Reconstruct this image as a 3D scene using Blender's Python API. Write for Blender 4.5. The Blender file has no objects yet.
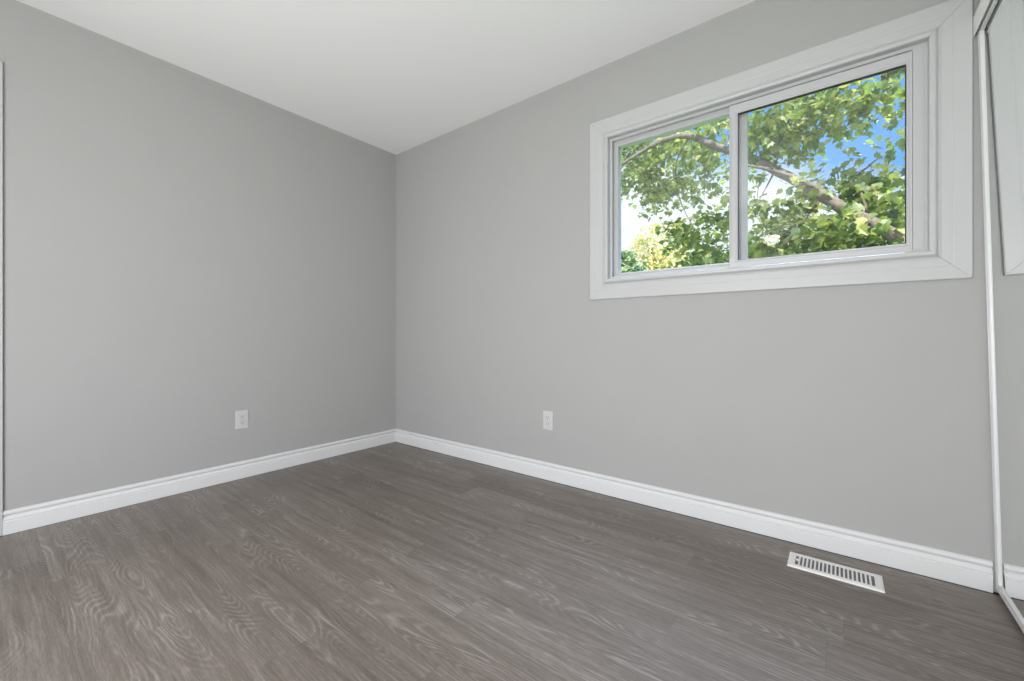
import bpy, bmesh, math, random
from mathutils import Vector, Matrix, Euler

random.seed(11)
S = bpy.context.scene
C = S.collection
PI = math.pi

# ------------------------------------------------------------------ camera
CAM = Vector((2.979, -2.2045, 0.90))
F_PX, CX, CY, YAW = 418.6, 512.0, 335.5, math.radians(38)
cd = bpy.data.cameras.new('camera')
cam = bpy.data.objects.new('camera', cd)
C.objects.link(cam)
cam.location = CAM
cam.rotation_euler = (PI / 2, 0, YAW)
cd.sensor_width = 36.0
cd.lens = F_PX / 1024 * 36
cd.shift_y = -(340.5 - CY) / 1024
cd.clip_start = 0.02
S.camera = cam

# ------------------------------------------------------------------ colour management
S.view_settings.view_transform = 'Standard'
S.view_settings.look = 'None'
S.view_settings.gamma = 1
S.view_settings.use_curve_mapping = False
S.view_settings.exposure = 0.0

# ------------------------------------------------------------------ sky
W = bpy.data.worlds.new('sky')
S.world = W
W.use_nodes = True
nt = W.node_tree
nt.nodes.clear()
out = nt.nodes.new('ShaderNodeOutputWorld')
bg = nt.nodes.new('ShaderNodeBackground')
tc = nt.nodes.new('ShaderNodeTexCoord')
sp = nt.nodes.new('ShaderNodeSeparateXYZ')
ma = nt.nodes.new('ShaderNodeMath'); ma.operation = 'MULTIPLY_ADD'; ma.inputs[1].default_value = 0.30
rp = nt.nodes.new('ShaderNodeValToRGB')
e = rp.color_ramp.elements
e[0].position = 0.0; e[0].color = (0.90, 0.92, 0.95, 1)
e[1].position = 0.62; e[1].color = (0.09, 0.27, 0.74, 1)
a = e.new(0.235); a.color = (0.80, 0.86, 0.96, 1)
a = e.new(0.32); a.color = (0.16, 0.40, 0.88, 1)
cn = nt.nodes.new('ShaderNodeTexNoise'); cn.inputs['Scale'].default_value = 5; cn.inputs['Detail'].default_value = 5
cm = nt.nodes.new('ShaderNodeMath'); cm.operation = 'MULTIPLY_ADD'; cm.inputs[1].default_value = -0.12
c2 = nt.nodes.new('ShaderNodeMath'); c2.operation = 'ADD'; c2.inputs[1].default_value = 0.06
L = nt.links.new
L(tc.outputs['Generated'], sp.inputs[0]); L(sp.outputs['X'], ma.inputs[0]); L(sp.outputs['Z'], ma.inputs[2])
L(tc.outputs['Generated'], cn.inputs['Vector']); L(cn.outputs['Fac'], cm.inputs[0]); L(ma.outputs[0], cm.inputs[2])
L(cm.outputs[0], c2.inputs[0]); L(c2.outputs[0], rp.inputs['Fac'])
L(rp.outputs['Color'], bg.inputs['Color']); L(bg.outputs[0], out.inputs[0])
bg.inputs['Strength'].default_value = 1.35

def sun(name, frm, strength, angle, col):
    d = bpy.data.lights.new(name, 'SUN'); d.energy = strength; d.angle = math.radians(angle); d.color = col
    o = bpy.data.objects.new(name, d); C.objects.link(o)
    o.rotation_euler = Vector(frm).to_track_quat('Z', 'Y').to_euler()
    return o
sun('sun', (0.45, -0.50, 0.80), 10.0, 0.6, (1.0, 0.94, 0.80))
sun('daylight', (0.10, 0.42, 0.91), 9.0, 34, (0.66, 0.80, 1.0))     # bright high sky above the garden

# upward fill light of the added ceiling lamp (the fixture is built further down)
LAMP = Vector((2.388, -3.20, 1.93))
d = bpy.data.lights.new('added_uplight', 'SPOT'); d.energy = 25; d.shadow_soft_size = 0.05; d.color = (1.0, 0.98, 0.95); d.spot_size = math.radians(172); d.spot_blend = 0.4
o = bpy.data.objects.new('added_uplight', d); C.objects.link(o); o.location = LAMP + Vector((0, 0, 0.075)); o.rotation_euler = (PI, 0, 0)
# area light added as room fill, set in the added rear window
WX0, WX1, WZ0, WZ1 = 1.45, 3.05, 0.30, 1.55
d = bpy.data.lights.new('added_window_fill', 'AREA'); d.shape = 'RECTANGLE'; d.size = WX1 - WX0 - 0.1; d.size_y = WZ1 - WZ0 - 0.1; d.energy = 79; d.color = (0.97, 0.985, 1.0)
o = bpy.data.objects.new('added_window_fill', d); C.objects.link(o); o.location = ((WX0 + WX1) / 2, -3.38, (WZ0 + WZ1) / 2); o.rotation_euler = (PI / 2 + math.radians(1), 0, math.radians(24))

# ------------------------------------------------------------------ helpers
def pxpt(px, py, d):
    """world point seen at pixel px,py at axis depth d (for setting real things out from measurements)"""
    u = (px - CX) / F_PX
    fx, fy = -math.sin(YAW), math.cos(YAW)
    return Vector((CAM.x + d * (fx + u * fy), CAM.y + d * (fy - u * fx), CAM.z + d * (CY - py) / F_PX))

def new_mat(name):
    m = bpy.data.materials.new(name); m.use_nodes = True
    b = m.node_tree.nodes['Principled BSDF']
    return m, m.node_tree, b

def plain(name, col, rough=0.5, metal=0.0, spec=0.5, bump=0.0, bscale=200.0, var=0.0):
    m, t, b = new_mat(name)
    b.inputs['Base Color'].default_value = (*col, 1)
    b.inputs['Roughness'].default_value = rough
    b.inputs['Metallic'].default_value = metal
    b.inputs['Specular IOR Level'].default_value = spec
    co = t.nodes.new('ShaderNodeTexCoord')
    if bump:
        n = t.nodes.new('ShaderNodeTexNoise'); n.inputs['Scale'].default_value = bscale; n.inputs['Detail'].default_value = 3
        bp = t.nodes.new('ShaderNodeBump'); bp.inputs['Strength'].default_value = bump; bp.inputs['Distance'].default_value = 0.001
        t.links.new(co.outputs['Object'], n.inputs['Vector']); t.links.new(n.outputs['Fac'], bp.inputs['Height'])
        t.links.new(bp.outputs['Normal'], b.inputs['Normal'])
    if var:
        n = t.nodes.new('ShaderNodeTexNoise'); n.inputs['Scale'].default_value = 3; n.inputs['Detail'].default_value = 4
        r = t.nodes.new('ShaderNodeValToRGB')
        r.color_ramp.elements[0].position = 0.3; r.color_ramp.elements[1].position = 0.7
        r.color_ramp.elements[0].color = (*[c * (1 - var) for c in col], 1)
        r.color_ramp.elements[1].color = (*[min(1, c * (1 + var)) for c in col], 1)
        t.links.new(co.outputs['Object'], n.inputs['Vector']); t.links.new(n.outputs['Fac'], r.inputs['Fac'])
        t.links.new(r.outputs['Color'], b.inputs['Base Color'])
    return m

M_WALL = plain('grey_wall_paint', (0.42, 0.417, 0.411), 0.62, spec=0.3, bump=0.10, bscale=260, var=0.006)
M_CEIL = plain('white_ceiling_paint', (0.94, 0.93, 0.935), 0.85, spec=0.2, bump=0.08, bscale=180)
M_TRIM = plain('white_trim_paint', (0.545, 0.545, 0.55), 0.38, spec=0.4, bump=0.01, bscale=90)
M_BASE = plain('white_baseboard_paint', (0.74, 0.74, 0.745), 0.38, spec=0.4, bump=0.015, bscale=90)
M_VINYL = plain('white_vinyl', (0.54, 0.54, 0.55), 0.35, spec=0.45, bump=0.01, bscale=60)
M_PLAST = plain('white_plastic', (0.60, 0.60, 0.595), 0.35, spec=0.5, bump=0.01)
M_GASK = plain('black_rubber_gasket', (0.025, 0.025, 0.028), 0.6, bump=0.02)
M_DARK = plain('dark_slot', (0.02, 0.02, 0.02), 0.7, bump=0.02)
M_VALANCE = plain('white_valance_metal', (0.90, 0.90, 0.88), 0.4, spec=0.4, bump=0.01)
M_TRACK = plain('brushed_track_metal', (0.55, 0.62, 0.64), 0.35, metal=0.8, bump=0.03, bscale=400)
M_DOORF = plain('white_enamelled_steel', (0.76, 0.76, 0.77), 0.28, spec=0.5, bump=0.01)
M_REG = plain('white_enamel_register', (0.88, 0.86, 0.85), 0.38, spec=0.5, bump=0.02)
M_DUCT = plain('dull_duct_metal', (0.22, 0.22, 0.24), 0.5, metal=0.5, bump=0.05, var=0.2)
M_BRICK = plain('pale_siding', (0.55, 0.53, 0.50), 0.8, bump=0.3, bscale=30, var=0.1)
M_NICKEL = plain('brushed_nickel', (0.6, 0.58, 0.55), 0.3, metal=1.0, bump=0.02)
M_SCREW = plain('painted_screw', (0.5, 0.5, 0.495), 0.4, bump=0.02)

def mirror_mat():
    m, t, b = new_mat('mirror_glass')
    b.inputs['Base Color'].default_value = (0.93, 0.95, 0.94, 1)
    b.inputs['Metallic'].default_value = 1.0
    b.inputs['Roughness'].default_value = 0.0
    return m
M_MIRROR = mirror_mat()

def glass_mat():
    m = bpy.data.materials.new('window_glass'); m.use_nodes = True
    t = m.node_tree; t.nodes.clear()
    o = t.nodes.new('ShaderNodeOutputMaterial'); mix = t.nodes.new('ShaderNodeMixShader')
    tr = t.nodes.new('ShaderNodeBsdfTransparent'); tr.inputs['Color'].default_value = (0.99, 0.995, 0.992, 1)
    gl = t.nodes.new('ShaderNodeBsdfGlossy'); gl.inputs['Roughness'].default_value = 0.0
    fr = t.nodes.new('ShaderNodeFresnel'); fr.inputs['IOR'].default_value = 1.45
    # thin pane: rays leave it parallel, so its back faces reflect like its front faces
    ge = t.nodes.new('ShaderNodeNewGeometry'); ir = t.nodes.new('ShaderNodeMath'); ir.operation = 'MULTIPLY_ADD'
    ir.inputs[1].default_value = 1 / 1.45 - 1.45; ir.inputs[2].default_value = 1.45
    t.links.new(ge.outputs['Backfacing'], ir.inputs[0]); t.links.new(ir.outputs[0], fr.inputs['IOR'])
    t.links.new(fr.outputs[0], mix.inputs[0]); t.links.new(tr.outputs[0], mix.inputs[1]); t.links.new(gl.outputs[0], mix.inputs[2])
    t.links.new(mix.outputs[0], o.inputs[0])
    return m
M_GLASS = glass_mat()

def lamp_mat():
    m, t, b = new_mat('lit_frosted_glass')
    b.inputs['Base Color'].default_value = (0.9, 0.88, 0.84, 1)
    b.inputs['Emission Color'].default_value = (1.0, 0.96, 0.9, 1)
    b.inputs['Emission Strength'].default_value = 14.0
    return m
M_LAMP = lamp_mat()

def obj(name, bm, mat, parent=None, smooth=False, bevel=0.0):
    me = bpy.data.meshes.new(name)
    bmesh.ops.recalc_face_normals(bm, faces=bm.faces[:])
    bm.to_mesh(me); bm.free()
    me.materials.append(mat)
    if smooth:
        for p in me.polygons: p.use_smooth = True
    o = bpy.data.objects.new(name, me); C.objects.link(o)
    if parent is not None: o.parent = parent
    if bevel:
        md = o.modifiers.new('bevel', 'BEVEL'); md.width = bevel; md.segments = 2; md.limit_method = 'ANGLE'
    return o

def empty(name, loc, label=None, cat=None, group=None, kind=None):
    o = bpy.data.objects.new(name, None); C.objects.link(o)
    o.location = loc; o.empty_display_size = 0.1
    if label: o['label'] = label
    if cat: o['category'] = cat
    if group: o['group'] = group
    if kind: o['kind'] = kind
    return o

def structure(o, label, cat):
    o['kind'] = 'structure'; o['label'] = label; o['category'] = cat
    return o

def box(bm, x0, x1, y0, y1, z0, z1):
    v = [bm.verts.new((x, y, z)) for x in (x0, x1) for y in (y0, y1) for z in (z0, z1)]
    for f in ((0, 1, 3, 2), (4, 6, 7, 5), (0, 4, 5, 1), (2, 3, 7, 6), (0, 2, 6, 4), (1, 5, 7, 3)):
        bm.faces.new([v[i] for i in f])
    return v

def boxes(*bs):
    bm = bmesh.new()
    for b in bs: box(bm, *b)
    return bm

def ring(x0, x1, z0, z1, prof, to=lambda a, y, b: (a, y, b)):
    """mitred frame round a rectangle; prof is a closed loop of (inset, y)"""
    bm = bmesh.new(); rows = []
    for (i, y) in prof:
        rows.append([bm.verts.new(to(*c)) for c in ((x0 + i, y, z0 + i), (x1 - i, y, z0 + i), (x1 - i, y, z1 - i), (x0 + i, y, z1 - i))])
    n = len(rows)
    for k in range(n):
        A, B = rows[k], rows[(k + 1) % n]
        for j in range(4):
            bm.faces.new((A[j], A[(j + 1) % 4], B[(j + 1) % 4], B[j]))
    return bm

def ring_parts(name, x0, x1, z0, z1, widths, y0, y1):
    """rectangular frame with its own width per side (left, right, bottom, top)"""
    l, r, b, t = widths
    bm = bmesh.new()
    o = [(x0, z0), (x1, z0), (x1, z1), (x0, z1)]
    i = [(x0 + l, z0 + b), (x1 - r, z0 + b), (x1 - r, z1 - t), (x0 + l, z1 - t)]
    V = [[bm.verts.new((p[0], y, p[1])) for p in q] for (q, y) in ((o, y0), (i, y0), (i, y1), (o, y1))]
    for k in range(4):
        A, B = V[k], V[(k + 1) % 4]
        for j in range(4):
            bm.faces.new((A[j], A[(j + 1) % 4], B[(j + 1) % 4], B[j]))
    return bm

def extrude(prof, p0, p1, nrm, m0=0.0, m1=0.0):
    """sweep a closed profile of (out, z) from p0 to p1 along a wall; nrm points into the room, m0/m1 mitre the ends"""
    bm = bmesh.new(); p0 = Vector(p0); p1 = Vector(p1); n = Vector(nrm); d = (p1 - p0).normalized()
    a = [bm.verts.new(p0 + n * o + Vector((0, 0, z)) + d * o * m0) for o, z in prof]
    b = [bm.verts.new(p1 + n * o + Vector((0, 0, z)) - d * o * m1) for o, z in prof]
    k = len(prof)
    for i in range(k): bm.faces.new((a[i], a[(i + 1) % k], b[(i + 1) % k], b[i]))
    bm.faces.new(a); bm.faces.new(b[::-1])
    return bm

def cyl(bm, c, r, h, axis='Z', seg=24, r2=None):
    rot = {'Z': Matrix(), 'Y': Matrix.Rotation(PI / 2, 4, 'X'), 'X': Matrix.Rotation(PI / 2, 4, 'Y')}[axis]
    return bmesh.ops.create_cone(bm, cap_ends=True, segments=seg, radius1=r, radius2=r if r2 is None else r2, depth=h,
                                 matrix=Matrix.Translation(c) @ rot)

# ------------------------------------------------------------------ room
H = 2.44
REAR = -3.42
XR = 3.357          # room face of the closet wall
OX0, OX1, OZ0, OZ1 = 1.948, 3.248, 1.214, 2.019     # rough opening of the window

# floor: one mesh, one face per plank, uv and seed carried for the grain
def floor_material():
    m, t, b = new_mat('grey_oak_vinyl_planks')
    N, K = t.nodes.new, t.links.new
    uv = N('ShaderNodeUVMap'); uv.uv_map = 'plank'
    at = N('ShaderNodeAttribute'); at.attribute_name = 'seed'
    s = N('ShaderNodeSeparateXYZ'); K(uv.outputs[0], s.inputs[0])
    def math_(op, a, b_=None, c=None):
        n = N('ShaderNodeMath'); n.operation = op
        for i, v in enumerate((a, b_, c)):
            if v is None: continue
            if isinstance(v, (int, float)): n.inputs[i].default_value = v
            else: K(v, n.inputs[i])
        return n.outputs[0]
    def vec(x, y, z):
        n = N('ShaderNodeCombineXYZ')
        for i, v in enumerate((x, y, z)):
            if isinstance(v, (int, float)): n.inputs[i].default_value = v
            else: K(v, n.inputs[i])
        return n.outputs[0]
    def noise(v, detail, dist=0.0, rough=0.5):
        n = N('ShaderNodeTexNoise'); n.inputs['Scale'].default_value = 1.0
        n.inputs['Detail'].default_value = detail; n.inputs['Distortion'].default_value = dist; n.inputs['Roughness'].default_value = rough
        K(v, n.inputs['Vector']); return n.outputs['Fac']
    U, V, seed = s.outputs['X'], s.outputs['Y'], at.outputs['Fac']
    zs = math_('MULTIPLY', seed, 53.0)
    us = math_('MULTIPLY_ADD', seed, 17.0, U)
    # wobble shared by everything so lines wander
    wob = noise(vec(math_('MULTIPLY', us, 9.0), math_('MULTIPLY', V, 22.0), zs), 2.0)
    wv = math_('MULTIPLY_ADD', wob, 0.010, V)
    # growth rings: contour lines of a long smooth noise give cathedral figure
    base = noise(vec(math_('MULTIPLY', us, 1.5), math_('MULTIPLY', wv, 8.5), zs), 0.6)
    ph = math_('MULTIPLY', base, 190.0)
    ringw = math_('MULTIPLY_ADD', math_('SINE', ph), 0.5, 0.5)
    ringl = math_('POWER', ringw, 2.6)
    # straight fibres
    fib = noise(vec(math_('MULTIPLY', us, 4.5), math_('MULTIPLY', wv, 150.0), zs), 5.0, 0.2, 0.62)
    pore = noise(vec(math_('MULTIPLY', us, 40.0), math_('MULTIPLY', wv, 520.0), zs), 2.0)
    streak = noise(vec(math_('MULTIPLY', us, 1.3), math_('MULTIPLY', wv, 30.0), zs), 3.0, 0.5)
    patch = noise(vec(math_('MULTIPLY', us, 3.2), math_('MULTIPLY', V, 13.0), math_('ADD', zs, 9.0)), 2.0)
    pm = N('ShaderNodeMapRange'); pm.inputs['From Min'].default_value = 0.44; pm.inputs['From Max'].default_value = 0.66
    K(patch, pm.inputs['Value'])
    amt = math_('MULTIPLY_ADD', pm.outputs[0], 0.26, 0.035)
    v = math_('MULTIPLY', ringl, amt)
    v = math_('ADD', v, math_('MULTIPLY', math_('SUBTRACT', fib, 0.5), 0.8))
    v = math_('ADD', v, math_('MULTIPLY', math_('SUBTRACT', streak, 0.5), 0.6))
    v = math_('ADD', v, math_('MULTIPLY', math_('SUBTRACT', pore, 0.5), 0.55))
    v = math_('ADD', v, math_('MULTIPLY', math_('SUBTRACT', seed, 0.5), 0.09))
    v = math_('ADD', v, 0.42)
    r = N('ShaderNodeValToRGB'); el = r.color_ramp.elements
    el[0].position = 0.05; el[0].color = (0.092, 0.072, 0.060, 1)
    el[1].position = 0.95; el[1].color = (0.400, 0.365, 0.335, 1)
    q = el.new(0.45); q.color = (0.186, 0.155, 0.134, 1)
    q = el.new(0.68); q.color = (0.268, 0.233, 0.207, 1)
    K(v, r.inputs['Fac']); K(r.outputs['Color'], b.inputs['Base Color'])
    rr = math_('MULTIPLY_ADD', fib, 0.12, 0.34)
    K(rr, b.inputs['Roughness'])
    b.inputs['Specular IOR Level'].default_value = 0.5
    bp = N('ShaderNodeBump'); bp.inputs['Strength'].default_value = 0.12; bp.inputs['Distance'].default_value = 0.001
    K(v, bp.inputs['Height']); K(bp.outputs['Normal'], b.inputs['Normal'])
    return m

def build_floor():
    bm = bmesh.new()
    uvl = bm.loops.layers.uv.new('plank')
    seedl = bm.faces.layers.float.new('seed')
    pw, pl = 0.152, 1.22
    # measured end joints: row index from the window -> x of a joint
    known = {8: 1.61, 7: 2.01, 9: 0.90, 10: 1.74, 11: 1.32, 2: 2.51, 12: 0.72, 5: 1.35, 3: 0.55, 4: 2.95, 6: 0.35, 1: 1.15}
    y_edge0 = -(1.276 - 8 * pw)         # -0.06
    X0, X1 = 0.0240, 4.12
    rnd = random.Random(5)
    g = 0.00012
    for row in range(-1, 23):
        ya = y_edge0 - row * pw; yb = ya - pw
        ya, yb = min(ya, -0.0260), max(yb, REAR + 0.02)
        if ya <= yb + 0.01: continue
        j = known.get(row, rnd.uniform(0, pl))
        xs = [j + k * pl for k in range(-4, 5)]
        xs = [X0] + [x for x in xs if X0 + 0.05 < x < X1 - 0.05] + [X1]
        for a, b_ in zip(xs[:-1], xs[1:]):
            seed = rnd.random(); ou = rnd.uniform(0, 5)
            v = [bm.verts.new(p) for p in ((a + g, yb + g, 0), (b_ - g, yb + g, 0), (b_ - g, ya - g, 0), (a + g, ya - g, 0))]
            f = bm.faces.new(v); f[seedl] = seed
            for lp, (uu, vv) in zip(f.loops, ((a, 0), (b_, 0), (b_, ya - yb), (a, ya - yb))):
                lp[uvl].uv = (uu + ou, vv)
    # slab below the planks
    nf = len(bm.faces)
    box(bm, -0.10, 4.15, REAR - 0.1, 0.1, -0.15, -0.0012)
    bm.faces.ensure_lookup_table()
    for f in bm.faces[nf:]: f.material_index = 1
    me = bpy.data.meshes.new('floor'); bm.normal_update(); bm.to_mesh(me); bm.free()
    me.materials.append(floor_material()); me.materials.append(plain('dark_underlay', (0.03, 0.027, 0.025), 0.9, bump=0.1))
    o = bpy.data.objects.new('floor', me); C.objects.link(o)
    structure(o, 'grey-brown wood-look plank floor of the empty room', 'floor')
build_floor()

# window wall with its opening, and the other walls
bm = boxes((-0.12, OX0, 0, 0.14, -0.15, H), (OX1, 4.25, 0, 0.14, -0.15, H),
           (OX0, OX1, 0, 0.14, -0.15, OZ0), (OX0, OX1, 0, 0.14, OZ1, H))
structure(obj('wall_back', bm, M_WALL), 'plain light grey wall holding the window', 'wall')
structure(obj('ceiling', boxes((-0.12, 4.25, REAR - 0.12, 0.14, H, H + 0.12)), M_CEIL), 'smooth white ceiling', 'ceiling')
DY0, DY1, DZ = -2.20, -3.02, 2.06            # doorway in the left wall
bm = boxes((-0.12, 0, DY0, 0, -0.15, H), (-0.12, 0, REAR - 0.12, DY1, -0.15, H), (-0.12, 0, DY1, DY0, DZ, H), (-0.12, 0, DY1, DY0, -0.15, 0))
structure(obj('wall_left', bm, M_WALL), 'plain light grey wall left of the corner', 'wall')
structure(obj('wall_rear', boxes((-0.12, WX0, REAR - 0.12, REAR, -0.15, H), (WX1, 4.25, REAR - 0.12, REAR, -0.15, H), (WX0, WX1, REAR - 0.12, REAR, -0.15, WZ0), (WX0, WX1, REAR - 0.12, REAR, WZ1, H)), M_WALL), 'grey wall behind the viewpoint', 'wall')
CL = -2.0                                     # far end of the closet opening
bm = boxes((XR, 3.47, CL, 0, 2.04, H), (XR, 3.47, REAR, CL, 0, H), (4.13, 4.25, REAR, 0, -0.15, H), (3.47, 4.13, CL - 0.06, CL, 0, H))
structure(obj('wall_right', bm, M_WALL), 'grey closet wall above and beside the mirrored doors', 'wall')

# baseboards
BB = [(0, -0.001), (0.0145, -0.001), (0.0145, 0.0570), (0.0105, 0.0605), (0.0135, 0.0640), (0.0130, 0.0680), (0.0095, 0.0735), (0.0030, 0.0785),
      (0.0030, 0.0810), (0.0125, 0.0905), (0.0125, 0.0960), (0.0095, 0.1015), (0.0050, 0.1045), (0, 0.1055)]
structure(obj('baseboard_back', extrude(BB, (0, 0, 0), (3.404, 0, 0), (0, -1, 0), 1, 0), M_BASE), 'white moulded baseboard under the window wall', 'baseboard')
structure(obj('baseboard_left', extrude(BB, (0, 0, 0), (0, -2.131, 0), (1, 0, 0), 1, 0), M_BASE), 'white moulded baseboard along the left wall', 'baseboard')
structure(obj('baseboard_rear', extrude(BB, (0.0, REAR, 0), (XR, REAR, 0), (0, 1, 0), 1, 1), M_BASE), 'white baseboard behind the viewpoint', 'baseboard')
structure(obj('baseboard_right', extrude(BB, (XR, REAR, 0), (XR, CL, 0), (-1, 0, 0), 1, 0), M_BASE), 'white baseboard past the closet', 'baseboard')

# door in the left wall, only its casing edge shows at the photograph's left border
d1 = empty('door_1', (0, -2.61, 0), 'white panelled door in white casing at the far left edge', 'door', kind='structure')
def dpart(name, bs, mat, parent, bev=0.002):
    bm = boxes(*bs)
    for v in bm.verts: v.co.y += 2.61
    return obj(name, bm, mat, parent, bevel=bev)
dpart('casing', [(0, 0.015, -2.20, -2.131, 0, DZ + 0.07), (0, 0.015, -3.09, -3.02, 0, DZ + 0.07), (0, 0.015, -3.02, -2.20, DZ, DZ + 0.07)], M_TRIM, d1)
dpart('jamb', [(-0.12, 0, -2.215, -2.20, 0, DZ), (-0.12, 0, -3.02, -3.005, 0, DZ), (-0.12, 0, -3.005, -2.215, DZ - 0.015, DZ)], M_TRIM, d1)
leaf = dpart('door_leaf', [(-0.052, -0.014, -3.003, -2.217, 0.008, DZ - 0.018)] +
             [(-0.014, -0.008, ya, yb, za, zb) for (ya, yb) in ((-2.92, -2.65), (-2.57, -2.30)) for (za, zb) in ((0.2, 0.85), (1.0, 1.9))], M_TRIM, d1)
bm = bmesh.new(); cyl(bm, (0.012, 2.61 - 2.93, 0.95), 0.011, 0.05, 'X'); bmesh.ops.create_uvsphere(bm, u_segments=20, v_segments=12, radius=0.027, matrix=Matrix.Translation((0.045, 2.61 - 2.93, 0.95)))
cyl(bm, (-0.010, 2.61 - 2.93, 0.95), 0.03, 0.008, 'X')
obj('door_knob', bm, M_NICKEL, leaf, smooth=True)

# ------------------------------------------------------------------ window
win = empty('window_1', (2.598, 0, 1.106), 'white framed sliding window high on the grey wall', 'window', kind='structure')
def wp(name, bm, mat, parent=win, **k):
    off = Vector((2.598, 0, 1.106))
    for v in bm.verts: v.co -= off
    return obj(name, bm, mat, parent, **k)
# moulded casing: profile from outer edge to inner bead
cas = [(0.0, 0.0), (0.0, -0.0125), (0.003, -0.0150), (0.046, -0.0138), (0.050, -0.0128), (0.053, -0.0134), (0.078, -0.0126), (0.084, -0.0080),
       (0.088, -0.0100), (0.091, -0.0165), (0.096, -0.0215), (0.104, -0.0225), (0.110, -0.0205), (0.113, -0.0165), (0.113, 0.0)]
def casing_side(side, x0, x1, z0, z1, prof, g=0.0006):
    bm = bmesh.new(); A = []; B = []
    for (i, y) in prof:
        c = [(x0 + i, z0 + i), (x1 - i, z0 + i), (x1 - i, z1 - i), (x0 + i, z1 - i)]
        p, q = c[side], c[(side + 1) % 4]
        dx, dz = q[0] - p[0], q[1] - p[1]; n = math.hypot(dx, dz); dx, dz = dx / n * g, dz / n * g
        A.append(bm.verts.new((p[0] + dx, y, p[1] + dz))); B.append(bm.verts.new((q[0] - dx, y, q[1] - dz)))
    k = len(prof)
    for i in range(k): bm.faces.new((A[i], A[(i + 1) % k], B[(i + 1) % k], B[i]))
    bm.faces.new(A); bm.faces.new(B[::-1])
    return bm
for side in range(4):
    wp('casing', casing_side(side, 1.840, 3.356, 1.106, 2.127, cas), M_TRIM)
# jamb extension + vinyl master frame with two tracks
jx0, jx1, jz0, jz1 = 1.948, 3.248, 1.214, 2.019
wp('jamb_liner', ring(jx0, jx1, jz0, jz1, [(0, -0.001), (0.005, -0.001), (0.005, 0.020), (0, 0.020)]), M_TRIM)
mf = [(0, 0.014), (0.016, 0.014), (0.018, 0.016), (0.018, 0.022), (0.012, 0.022), (0.012, 0.046), (0.024, 0.046), (0.024, 0.054), (0.014, 0.054), (0.014, 0.088), (0.020, 0.088), (0.020, 0.135), (0, 0.135)]
wp('frame', ring(jx0, jx1, jz0, jz1, mf), M_VINYL)
# wide flat filler of the frame right of the sliding sash
wp('side_filler', boxes((3.202, 3.234, 0.013, 0.040, 1.228, 2.005)), M_VINYL, bevel=0.001)
# sliding sash on the room side (right)
sx0, sx1, sz0, sz1 = 2.566, 3.201, 1.222, 1.994
bm = ring_parts('s', sx0, sx1, sz0, sz1, (0.036, 0.017, 0.034, 0.044), 0.008, 0.038)
sash = wp('sliding_sash', bm, M_VINYL, bevel=0.0015)
gx0, gx1, gz0, gz1 = sx0 + 0.036, sx1 - 0.017, sz0 + 0.034, sz1 - 0.044
wp('gasket', ring_parts('g', gx0, gx1, gz0, gz1, (0.0022, 0.003, 0.0012, 0.006), 0.0115, 0.022), M_GASK, sash)
wp('glazing_bead', ring(gx0 - 0.012, gx1 + 0.0085, gz0 - 0.010, gz1 + 0.012, [(0, 0.0085), (0.002, 0.0055), (0.006, 0.0060), (0.0075, 0.0085)]), M_VINYL, sash)
def pane(x0, x1, z0, z1, y):
    return boxes((x0, x1, y, y + 0.003, z0, z1))
wp('glass_pane', pane(gx0 + 0.001, gx1 - 0.001, gz0 + 0.001, gz1 - 0.001, 0.014), M_GLASS, sash)
bm = pane(gx0 + 0.001, gx1 - 0.001, gz0 + 0.001, gz1 - 0.001, 0.028)
for v in bm.verts: v.co.y += (v.co.z - gz0) * 0.006          # panes of a double unit are never quite parallel
wp('glass_pane', bm, M_GLASS, sash)
# pull rail on the meeting stile
wp('pull_rail', boxes((sx0 + 0.003, sx0 + 0.007, 0.003, 0.009, sz0 + 0.05, sz1 - 0.05)), M_VINYL, sash, bevel=0.001)
# fixed light on the outer side (left)
fx0, fx1, fz0, fz1 = 1.962, 2.634, 1.228, 2.005
fs = wp('fixed_sash', ring_parts('f', fx0, fx1, fz0, fz1, (0.024, 0.034, 0.024, 0.026), 0.048, 0.080), M_VINYL, bevel=0.001)
wp('glazing_bead', ring(fx0 + 0.016, fx1 - 0.024, fz0 + 0.016, fz1 - 0.018, [(0, 0.048), (0.002, 0.044), (0.008, 0.044), (0.011, 0.050), (0.011, 0.056), (0, 0.056)]), M_VINYL, fs)
for yy in (0.058, 0.072):
    wp('glass_pane', pane(fx0 + 0.025, fx1 - 0.035, fz0 + 0.025, fz1 - 0.027, yy), M_GLASS, fs)
# exterior sill
wp('exterior_sill', boxes((1.90, 3.30, 0.135, 0.19, 1.17, 1.214)), M_VINYL, bevel=0.004)

# ------------------------------------------------------------------ closet with mirrored sliding doors
tr = obj('trim_1', boxes((XR, XR + 0.0025, -1.998, -0.001, 1.967, 2.040), (XR, 3.466, -1.998, -0.001, 2.036, 2.040),
                         (3.4035, 3.4055, -1.998, -0.001, 2.012, 2.036), (3.4635, 3.466, -1.998, -0.001, 1.985, 2.036)), M_VALANCE)
structure(tr, 'white metal valance hiding the top track of the mirrored closet doors', 'door track')
fl_tr = obj('trim_2', boxes((3.428, 3.462, -1.998, -0.001, 0.0, 0.0025), (3.4285, 3.4305, -1.998, -0.001, 0.0025, 0.0055), (3.4445, 3.4465, -1.998, -0.001, 0.0025, 0.0055)), M_TRACK)
structure(fl_tr, 'low metal floor track under the mirrored closet doors', 'door track')

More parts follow.
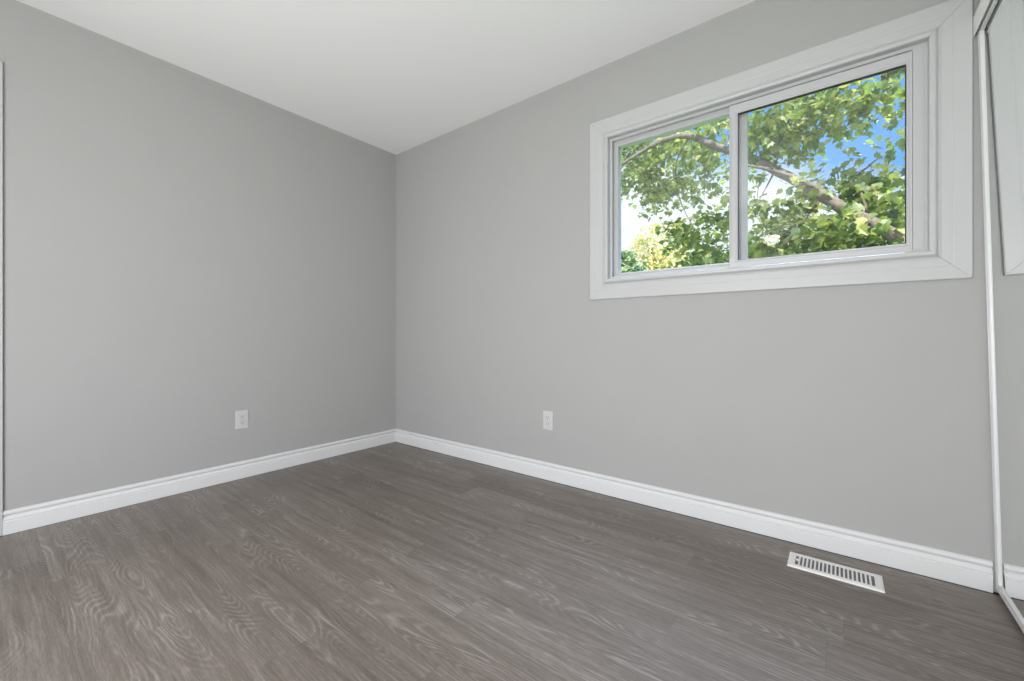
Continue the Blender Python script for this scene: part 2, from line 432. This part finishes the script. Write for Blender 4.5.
def mirror_door(loc, label, w=0.98, h=1.985, lean=math.radians(1.29)):
    r = empty('mirrored_closet_door', loc, label, 'closet door')
    r.rotation_euler = (0, -lean, 0)
    # local: x is thickness (room side is -x), y along the opening (0 = window side), z up
    tobase = lambda a, y, b: (y, -a, b)
    st = [(0, 0.022), (0, -0.004), (0.002, -0.0065), (0.009, -0.0065), (0.0105, -0.0005), (0.0140, -0.0005), (0.0155, -0.006), (0.024, -0.006), (0.026, -0.003), (0.026, 0.0), (0.026, 0.022)]
    obj('door_frame', ring(0, w, 0, h, st, tobase), M_DOORF, r)
    bm = bmesh.new(); box(bm, 0.0, 0.004, -(w - 0.022), -0.022, 0.022, h - 0.022)
    obj('mirror', bm, M_MIRROR, r)
    bm = bmesh.new(); box(bm, 0.0045, 0.012, -(w - 0.022), -0.022, 0.022, h - 0.022)
    obj('backing_board', bm, M_DARK, r)
    return r
mirror_door((3.4185, -0.004, 0.012), 'mirrored closet door in slim white frame, nearest the window wall')
mirror_door((3.4585, -0.955, 0.012), 'mirrored closet door on the rear track, away from the window', w=1.03, lean=math.radians(0.3))

# ------------------------------------------------------------------ outlets
def outlet(loc, rz, label):
    r = empty('electrical_outlet', loc, label, 'outlet', 'white wall outlets')
    r.rotation_euler = (0, 0, rz)
    # local: wall plane y=0, room side -y
    pr = [(0, 0.0), (0, -0.0025), (0.0012, -0.0045), (0.004, -0.0055), (0.018, -0.0058), (0.018, 0)]
    bm = ring(-0.036, 0.036, -0.0585, 0.0585, pr)
    box(bm, -0.0185, 0.0185, -0.0057, -0.0005, -0.041, 0.041)
    obj('faceplate', bm, M_PLAST, r)
    for s in (-1, 1):
        bm = bmesh.new()
        cyl(bm, (0, -0.0060, s * 0.0195), 0.0165, 0.004, 'Y', 28)
        for v in bm.verts: v.co.z = s * 0.0195 + max(-0.0135, min(0.0135, v.co.z - s * 0.0195))
        k = obj('socket', bm, M_PLAST, r)
        bm = boxes((-0.0080, -0.0058, -0.0084, -0.0079, s * 0.0195 - 0.001, s * 0.0195 + 0.0075), (0.0058, 0.0080, -0.0084, -0.0079, s * 0.0195, s * 0.0195 + 0.0065))
        cyl(bm, (0, -0.0081, s * 0.0195 - 0.0065), 0.0026, 0.0006, 'Y', 12)
        obj('slots', bm, M_DARK, k)
    bm = bmesh.new(); cyl(bm, (0, -0.0062, 0), 0.003, 0.0016, 'Y', 14)
    box(bm, -0.0024, 0.0024, -0.0072, -0.0069, -0.0003, 0.0003)
    obj('screw', bm, M_SCREW, r)
    return r
outlet((1.544, 0, 0.3685), 0, 'white duplex outlet on the window wall, below and left of window')
outlet((0, -1.168, 0.3675), PI / 2, 'white duplex outlet low on the left wall beside the corner')

# ------------------------------------------------------------------ floor register
def register():
    X0, X1, Y0, Y1 = 2.818, 3.106, -0.253, -0.122
    r = empty('floor_register', ((X0 + X1) / 2, (Y0 + Y1) / 2, 0), 'white metal floor register with slotted grille beside the baseboard', 'floor vent')
    cx, cy = r.location.x, r.location.y
    w, h = (X1 - X0) / 2, (Y1 - Y0) / 2
    iw, ih = w - 0.024, h - 0.021
    bm = bmesh.new()
    # flange with a sloped rim
    loops = []
    for (a, b_, z) in ((w, h, 0.0002), (w - 0.001, h - 0.001, 0.0028), (w - 0.008, h - 0.008, 0.0058), (iw, ih, 0.0062), (iw, ih, 0.0004)):
        loops.append([bm.verts.new(p) for p in ((-a, -b_, z), (a, -b_, z), (a, b_, z), (-a, b_, z))])
    for A, B in zip(loops[:-1], loops[1:]):
        for j in range(4): bm.faces.new((A[j], A[(j + 1) % 4], B[(j + 1) % 4], B[j]))
    obj('flange', bm, M_REG, r)
    n = 19; pitch = 2 * iw / n
    for k in range(1, n):
        x = -iw + k * pitch
        bm = bmesh.new(); box(bm, x - pitch * 0.22, x + pitch * 0.22, -ih, ih, 0.0015, 0.0060)
        obj('louver', bm, M_REG, r)
    # centre cross bar under the louvres, damper plate and lever
    obj('damper', boxes((-iw, iw, -0.004, 0.004, 0.0012, 0.0030)), M_DUCT, r)
    bm = bmesh.new(); box(bm, -iw, iw, -ih, ih, 0.0004, 0.0009)
    obj('duct_opening', bm, M_DUCT, r)
    bm = bmesh.new(); box(bm, -iw + pitch * 0.2, -iw + pitch * 0.75, -0.003, 0.004, 0.003, 0.0085)
    obj('lever', bm, M_REG, r)
register()

# ------------------------------------------------------------------ lamp and window added behind the viewpoint, for fill light and the pane's reflection
lamp = empty('added_ceiling_lamp', (LAMP.x, LAMP.y, H), 'small frosted glass bowl lamp added under the ceiling behind the viewpoint for light', 'ceiling lamp')
bm = bmesh.new(); cyl(bm, (0, 0, -0.012), 0.06, 0.024, 'Z', 40); obj('canopy', bm, M_NICKEL, lamp)
bm = bmesh.new(); cyl(bm, (0, 0, -0.225), 0.006, 0.41, 'Z', 16); obj('stem', bm, M_NICKEL, lamp)
bm = bmesh.new()
prof = [(0.006, -0.428), (0.05, -0.430), (0.076, -0.437), (0.080, -0.450), (0.070, -0.466), (0.045, -0.478), (0.010, -0.482)]
rows = [[bm.verts.new((r_ * math.cos(2 * PI * i / 40), r_ * math.sin(2 * PI * i / 40), z)) for i in range(40)] for r_, z in prof]
for A, B in zip(rows[:-1], rows[1:]):
    for i in range(40): bm.faces.new((A[i], A[(i + 1) % 40], B[(i + 1) % 40], B[i]))
bm.faces.new(rows[-1])
obj('glass_bowl', bm, M_LAMP, lamp, smooth=True)
w2 = empty('added_rear_window', ((WX0 + WX1) / 2, REAR, (WZ0 + WZ1) / 2), 'large white framed window added behind the viewpoint to carry the fill light', 'window', kind='structure')
def w2p(name, bm, mat):
    for v in bm.verts: v.co -= Vector(((WX0 + WX1) / 2, REAR, (WZ0 + WZ1) / 2))
    return obj(name, bm, mat, w2)
w2p('casing', ring(WX0 - 0.11, WX1 + 0.11, WZ0 - 0.11, WZ1 + 0.11, [(i, REAR - y) for i, y in cas]), M_TRIM)
w2p('frame', ring_parts('f', WX0, WX1, WZ0, WZ1, (0.05, 0.05, 0.05, 0.05), REAR - 0.05, REAR), M_VINYL)
w2p('mullion', boxes(((WX0 + WX1) / 2 - 0.025, (WX0 + WX1) / 2 + 0.025, REAR - 0.045, REAR - 0.005, WZ0 + 0.05, WZ1 - 0.05)), M_VINYL)

# ------------------------------------------------------------------ outdoors
GZ = -1.1
def ground_mat():
    m, t, b = new_mat('lawn')
    n = t.nodes.new('ShaderNodeTexNoise'); n.inputs['Scale'].default_value = 6; n.inputs['Detail'].default_value = 8
    co = t.nodes.new('ShaderNodeTexCoord'); r = t.nodes.new('ShaderNodeValToRGB')
    r.color_ramp.elements[0].color = (0.05, 0.11, 0.025, 1); r.color_ramp.elements[1].color = (0.16, 0.26, 0.07, 1)
    t.links.new(co.outputs['Object'], n.inputs['Vector']); t.links.new(n.outputs['Fac'], r.inputs['Fac']); t.links.new(r.outputs['Color'], b.inputs['Base Color'])
    b.inputs['Roughness'].default_value = 0.9
    return m
g = obj('ground', boxes((-60, 60, -20, 80, GZ - 0.2, GZ)), ground_mat())
structure(g, 'green lawn outside below the window', 'ground')
f = obj('foundation_wall', boxes((-0.12, 4.25, REAR - 0.12, 0.14, GZ, -0.15)), M_BRICK)
structure(f, 'house foundation below the floor', 'foundation')

def leaf_mat(name, ramp, trans=0.5, tcol=(1.2, 1.25, 0.5)):
    m = bpy.data.materials.new(name); m.use_nodes = True
    t = m.node_tree; t.nodes.clear(); N, K = t.nodes.new, t.links.new
    o = N('ShaderNodeOutputMaterial'); at = N('ShaderNodeAttribute'); at.attribute_name = 'tint'
    r = N('ShaderNodeValToRGB')
    while len(r.color_ramp.elements) > 1: r.color_ramp.elements.remove(r.color_ramp.elements[0])
    r.color_ramp.elements[0].position = ramp[0][0]; r.color_ramp.elements[0].color = (*ramp[0][1], 1)
    for p, c in ramp[1:]:
        q = r.color_ramp.elements.new(p); q.color = (*c, 1)
    K(at.outputs['Fac'], r.inputs['Fac'])
    d = N('ShaderNodeBsdfDiffuse'); tl = N('ShaderNodeBsdfTranslucent'); gl = N('ShaderNodeBsdfGlossy'); gl.inputs['Roughness'].default_value = 0.45
    mx = N('ShaderNodeMixShader'); mx.inputs[0].default_value = trans
    m2 = N('ShaderNodeMixShader'); m2.inputs[0].default_value = 0.05
    mc = N('ShaderNodeVectorMath'); mc.operation = 'MULTIPLY'; mc.inputs[1].default_value = tcol
    K(r.outputs['Color'], d.inputs['Color']); K(r.outputs['Color'], mc.inputs[0]); K(mc.outputs[0], tl.inputs['Color'])
    K(d.outputs[0], mx.inputs[1]); K(tl.outputs[0], mx.inputs[2]); K(mx.outputs[0], m2.inputs[1]); K(gl.outputs[0], m2.inputs[2]); K(m2.outputs[0], o.inputs[0])
    return m
M_LEAF = leaf_mat('maple_leaves', [(0.0, (0.10, 0.17, 0.10)), (0.4, (0.25, 0.33, 0.14)), (0.75, (0.50, 0.51, 0.21)), (1.0, (0.76, 0.70, 0.36))], 0.5)
M_BUSH = leaf_mat('mixed_hedge_leaves', [(0.0, (0.11, 0.22, 0.17)), (0.4, (0.24, 0.38, 0.13)), (0.7, (0.60, 0.60, 0.22)), (1.0, (0.80, 0.62, 0.42))], 0.35, (1.1, 1.1, 0.7))

def bark_mat():
    m, t, b = new_mat('tree_bark')
    co = t.nodes.new('ShaderNodeTexCoord'); mp = t.nodes.new('ShaderNodeMapping'); mp.inputs['Scale'].default_value = (3, 3, 3)
    n = t.nodes.new('ShaderNodeTexNoise'); n.inputs['Scale'].default_value = 7; n.inputs['Detail'].default_value = 8; n.inputs['Roughness'].default_value = 0.7
    r = t.nodes.new('ShaderNodeValToRGB'); r.color_ramp.elements[0].position = 0.3; r.color_ramp.elements[1].position = 0.7
    r.color_ramp.elements[0].color = (0.10, 0.078, 0.068, 1); r.color_ramp.elements[1].color = (0.29, 0.245, 0.215, 1)
    bp = t.nodes.new('ShaderNodeBump'); bp.inputs['Strength'].default_value = 0.7; bp.inputs['Distance'].default_value = 0.01
    K = t.links.new
    K(co.outputs['Object'], mp.inputs[0]); K(mp.outputs[0], n.inputs['Vector']); K(n.outputs['Fac'], r.inputs['Fac']); K(r.outputs['Color'], b.inputs['Base Color'])
    K(n.outputs['Fac'], bp.inputs['Height']); K(bp.outputs['Normal'], b.inputs['Normal'])
    b.inputs['Roughness'].default_value = 0.9
    return m
M_BARK = bark_mat()

LEAF = [(0, 0), (0.22, 0.02), (0.30, 0.16), (0.52, 0.26), (0.36, 0.42), (0.44, 0.62), (0.20, 0.60), (0.0, 1.0),
        (-0.20, 0.60), (-0.44, 0.62), (-0.36, 0.42), (-0.52, 0.26), (-0.30, 0.16), (-0.22, 0.02)]
def foliage(name, pts, size, mat, parent, origin, seed, tintf, shape=LEAF, droop=0.6):
    """one mesh of lobed leaves; pts are world positions, origin the tree's base"""
    rnd = random.Random(seed)
    V, Fc, T = [], [], []
    for p in pts:
        s = size * rnd.uniform(0.65, 1.2)
        nrm = Vector((rnd.gauss(0, 0.55), rnd.gauss(0, 0.55) - 0.25, 1.0)).normalized()
        q = nrm.to_track_quat('Z', 'Y')
        R = q.to_matrix() @ Matrix.Rotation(rnd.uniform(0, 2 * PI), 3, 'Z') @ Matrix.Rotation(-droop * rnd.random(), 3, 'X')
        b0 = len(V); fold = rnd.uniform(0.05, 0.35)
        for (x, y) in shape:
            w = Vector((x * s, y * s, (abs(x) * fold - 0.25 * y * y) * s))
            V.append(R @ w + p - origin)
        n = len(shape)
        V.append(R @ Vector((0, 0.3 * s, -0.02 * s)) + p - origin)
        tt = min(1, max(0, tintf(p, rnd)))
        for i in range(n):
            Fc.append((b0 + i, b0 + (i + 1) % n, b0 + n)); T.append(tt)
    me = bpy.data.meshes.new(name); me.from_pydata(V, [], Fc); me.materials.append(mat)
    at = me.attributes.new('tint', 'FLOAT', 'FACE'); at.data.foreach_set('value', T)
    o = bpy.data.objects.new(name, me); C.objects.link(o); o.parent = parent
    return o

def tube_tree(name, chains, mat, parent, origin):
    bm = bmesh.new()
    for ch in chains:
        # subdivide with Catmull-Rom
        P = [Vector(c[0]) for c in ch]; Rr = [c[1] for c in ch]; pts = []
        for i in range(len(P) - 1):
            p0, p1, p2, p3 = P[max(0, i - 1)], P[i], P[i + 1], P[min(len(P) - 1, i + 2)]
            for k in range(8):
                t = k / 8
                q = 0.5 * ((2 * p1) + (-p0 + p2) * t + (2 * p0 - 5 * p1 + 4 * p2 - p3) * t * t + (-p0 + 3 * p1 - 3 * p2 + p3) * t ** 3)
                pts.append((q, Rr[i] * (1 - t) + Rr[i + 1] * t))
        pts.append((P[-1], Rr[-1]))
        rows = []
        for i, (q, r_) in enumerate(pts):
            d = (pts[min(i + 1, len(pts) - 1)][0] - pts[max(i - 1, 0)][0]).normalized()
            ax = d.orthogonal().normalized() if i == 0 else (ax - d * ax.dot(d)).normalized()
            bx = d.cross(ax)
            rows.append([bm.verts.new(q - origin + (ax * math.cos(a) + bx * math.sin(a)) * r_ * (1 + 0.10 * math.sin(3 * a + i)))
                         for a in [2 * PI * j / 10 for j in range(10)]])
        for A, B in zip(rows[:-1], rows[1:]):
            for j in range(10): bm.faces.new((A[j], A[(j + 1) % 10], B[(j + 1) % 10], B[j]))
        bm.faces.new(rows[0][::-1]); bm.faces.new(rows[-1])
    return obj(name, bm, mat, parent, smooth=True)

# --- the near maple: one long bough crosses both panes
base = Vector((5.6, 3.3, GZ))
tree = empty('maple_tree', base, 'green leafy maple with a long bare bough crossing behind both window panes', 'tree')
P = pxpt
bough = [(Vector((5.55, 3.3, 0.6)), 0.17), (Vector((4.7, 3.0, 1.15)), 0.10), (P(925, 252, 3.35), 0.058), (P(888, 232, 3.4), 0.052), (P(840, 207, 3.7), 0.048), (P(790, 178, 4.2), 0.046),
         (P(755, 160, 4.6), 0.044), (P(715, 146, 5.1), 0.042), (P(688, 136, 5.4), 0.040), (P(660, 142, 5.6), 0.032), (P(632, 158, 5.8), 0.022), (P(600, 180, 6.1), 0.014)]
chains = [
    [(base - Vector((0, 0, 0.1)), 0.26), (Vector((5.58, 3.3, -0.3)), 0.22), (Vector((5.55, 3.3, 0.6)), 0.20), (Vector((5.6, 3.4, 1.8)), 0.17), (Vector((5.5, 3.3, 3.2)), 0.12), (Vector((5.3, 3.2, 4.6)), 0.05)],
    bough,
    [(P(850, 211, 3.8), 0.03), (P(820, 190, 3.9), 0.024), (P(790, 176, 4.0), 0.02), (P(762, 168, 4.2), 0.015), (P(745, 166, 4.4), 0.008)],
    [(Vector((5.6, 3.4, 1.8)), 0.10), (Vector((4.5, 2.8, 2.6)), 0.06), (P(910, 66, 3.3), 0.045), (P(880, 88, 3.8), 0.02), (P(850, 110, 4.3), 0.012)],
    [(P(870, 220, 3.7), 0.014), (P(858, 180, 3.8), 0.010), (P(870, 165, 3.9), 0.008), (P(892, 148, 4.0), 0.005)],
    [(P(775, 170, 4.4), 0.010), (P(762, 195, 4.4), 0.006), (P(748, 214, 4.4), 0.004)],
    [(P(760, 176, 4.5), 0.005), (P(757, 200, 4.5), 0.003), (P(758, 216, 4.5), 0.002)],
    [(P(715, 148, 5.1), 0.008), (P(706, 170, 5.1), 0.005), (P(704, 200, 5.1), 0.003)],
    [(P(690, 136, 5.5), 0.012), (P(676, 165, 5.9), 0.007), (P(682, 205, 6.0), 0.005), (P(705, 245, 6.0), 0.003)],
    [(P(820, 200, 4.0), 0.014), (P(800, 225, 4.0), 0.010), (P(780, 250, 4.1), 0.006)],
]
tube_tree('branches', chains, M_BARK, tree, base)

rnd = random.Random(3)
def blob(px, py, d, rx, ry, rd, n, lst):
    """n leaves in an ellipsoid round the twig at pixel px,py and depth d; radii in metres"""
    c = P(px, py, d)
    fx, fy = -math.sin(YAW), math.cos(YAW)
    Rv, Fv = Vector((fy, -fx, 0)), Vector((fx, fy, 0))
    # leaves gather on twigs: first a few twig centres, then leaves about them
    n = int(n * 1.9); k = max(1, n // 9)
    tw = []
    for _ in range(k):
        while True:
            a, b_, e_ = rnd.uniform(-1, 1), rnd.uniform(-1, 1), rnd.uniform(-1, 1)
            if a * a + b_ * b_ + e_ * e_ < 1: break
        tw.append(c + Rv * a * rx + Fv * e_ * rd + Vector((0, 0, b_ * ry)))
    for i in range(n):
        t = tw[i % k]
        lst.append(t + Vector((rnd.gauss(0, 0.085), rnd.gauss(0, 0.085), rnd.gauss(0, 0.06))))
pts = []
# right pane: nearer leaves  (px, py, depth, rx, ry, rdepth, n)
for b_ in [
    (790, 118, 4.3, 0.42, 0.26, 0.6, 210), (838, 105, 4.1, 0.30, 0.22, 0.6, 120), (880, 98, 3.7, 0.22, 0.14, 0.5, 90), (770, 140, 4.5, 0.28, 0.25, 0.5, 130),
    (812, 140, 4.3, 0.20, 0.18, 0.5, 85), (838, 178, 4.1, 0.16, 0.08, 0.5, 50), (890, 182, 3.7, 0.18, 0.08, 0.4, 60), (852, 210, 3.35, 0.10, 0.04, 0.1, 12), (885, 226, 3.2, 0.08, 0.04, 0.1, 9), (800, 178, 3.8, 0.08, 0.03, 0.1, 7), (865, 196, 4.1, 0.22, 0.10, 0.3, 80),
    (830, 243, 4.1, 0.40, 0.16, 0.5, 220), (790, 235, 4.2, 0.30, 0.20, 0.6, 170), (885, 215, 4.2, 0.24, 0.18, 0.3, 130), (800, 205, 4.3, 0.22, 0.12, 0.5, 70),
    (755, 250, 4.5, 0.18, 0.16, 0.5, 80), (860, 260, 3.8, 0.45, 0.20, 0.6, 160), (765, 100, 4.5, 0.25, 0.15, 0.5, 60), (920, 140, 3.5, 0.2, 0.5, 0.5, 110),
    (940, 220, 3.3, 0.35, 0.5, 0.5, 160), (860, 60, 4.0, 0.8, 0.12, 0.6, 110), (760, 72, 4.6, 0.8, 0.2, 0.6, 110), (752, 210, 4.5, 0.05, 0.05, 0.2, 7),
    (760, 222, 4.5, 0.06, 0.04, 0.2, 9), (750, 178, 4.6, 0.06, 0.06, 0.2, 6)]:
    blob(*b_, pts)
foliage('foliage', pts, 0.092, M_LEAF, tree, base, 21,
        lambda p, r: 0.42 + r.gauss(0, 0.22), droop=0.8)
pts = []
for b_ in [
    (640, 150, 6.6, 0.45, 0.35, 0.8, 230), (670, 165, 6.2, 0.45, 0.38, 0.8, 260), (700, 145, 5.8, 0.45, 0.25, 0.7, 190), (632, 185, 6.7, 0.30, 0.22, 0.7, 150),
    (660, 195, 6.3, 0.36, 0.22, 0.7, 160), (690, 190, 6.0, 0.25, 0.25, 0.6, 90), (700, 235, 5.8, 0.34, 0.28, 0.7, 210), (722, 215, 5.6, 0.14, 0.20, 0.5, 45),
    (715, 260, 5.6, 0.40, 0.25, 0.7, 200), (692, 262, 5.9, 0.14, 0.16, 0.5, 40), (678, 225, 6.0, 0.12, 0.16, 0.4, 40), (722, 130, 5.5, 0.2, 0.25, 0.6, 90), (655, 120, 6.2, 0.9, 0.25, 0.8, 200),
    (600, 160, 6.9, 0.5, 0.6, 0.8, 260), (735, 180, 5.5, 0.2, 0.7, 0.6, 120)]:
    blob(*b_, pts)
foliage('foliage', pts, 0.094, M_LEAF, tree, base, 22, lambda p, r: 0.46 + r.gauss(0, 0.24), droop=0.8)

# --- far trees and hedge low behind
OVAL = [(0, 0), (0.3, 0.3), (0.32, 0.6), (0, 1.0), (-0.32, 0.6), (-0.3, 0.3)]
def far_tree(name, px, py_top, d, w, n, size, label, cat, seed, tint):
    top = P(px, py_top, d)
    b0 = Vector((top.x, top.y, GZ)); hgt = top.z - GZ
    r = empty(name, b0, label, cat)
    rn = random.Random(seed)
    tube_tree('trunk', [[(b0 - Vector((0, 0, 0.1)), 0.12 * w), (b0 + Vector((0.1, 0, hgt * 0.4)), 0.09 * w), (b0 + Vector((0, 0.1, hgt * 0.85)), 0.03 * w)]], M_BARK, r, b0)
    lumps = []
    for _ in range(26):
        a = rn.uniform(0, 2 * PI); rr = w * 0.7 * math.sqrt(rn.random()); z = rn.uniform(0.25, 0.86)
        k = math.sqrt(max(0.05, 1 - ((z - 0.45) / 0.55) ** 2))
        lumps.append((b0 + Vector((rr * k * math.cos(a), rr * k * math.sin(a), hgt * z)), w * rn.uniform(0.25, 0.42)))
    lumps.append((b0 + Vector((0, 0, hgt - w * 0.3)), w * 0.3))
    pts = []
    for i in range(n):
        c, q = lumps[i % len(lumps)]
        dr = Vector((rn.gauss(0, 1), rn.gauss(0, 1), rn.gauss(0, 1))).normalized()
        pts.append(c + dr * q * rn.uniform(0.75, 1.05))
    foliage('foliage', pts, size, M_BUSH, r, b0, seed + 100, tint, shape=OVAL)
    return r
far_tree('garden_tree', 625, 249, 11, 0.8, 3200, 0.15, 'dark blue-green tree, left of the far greenery behind the left pane', 'tree', 1, lambda p, r: 0.22 + r.gauss(0, 0.16))
far_tree('garden_tree', 652, 224, 19, 2.7, 6500, 0.17, 'tall tree with yellow and peach leaves in the far greenery behind the left pane', 'tree', 2, lambda p, r: 0.78 + r.gauss(0, 0.16))
far_tree('garden_tree', 704, 246, 11.5, 1.0, 2600, 0.16, 'light green tree behind the left pane, right of the peach-leaved tree', 'tree', 3, lambda p, r: 0.50 + r.gauss(0, 0.20))
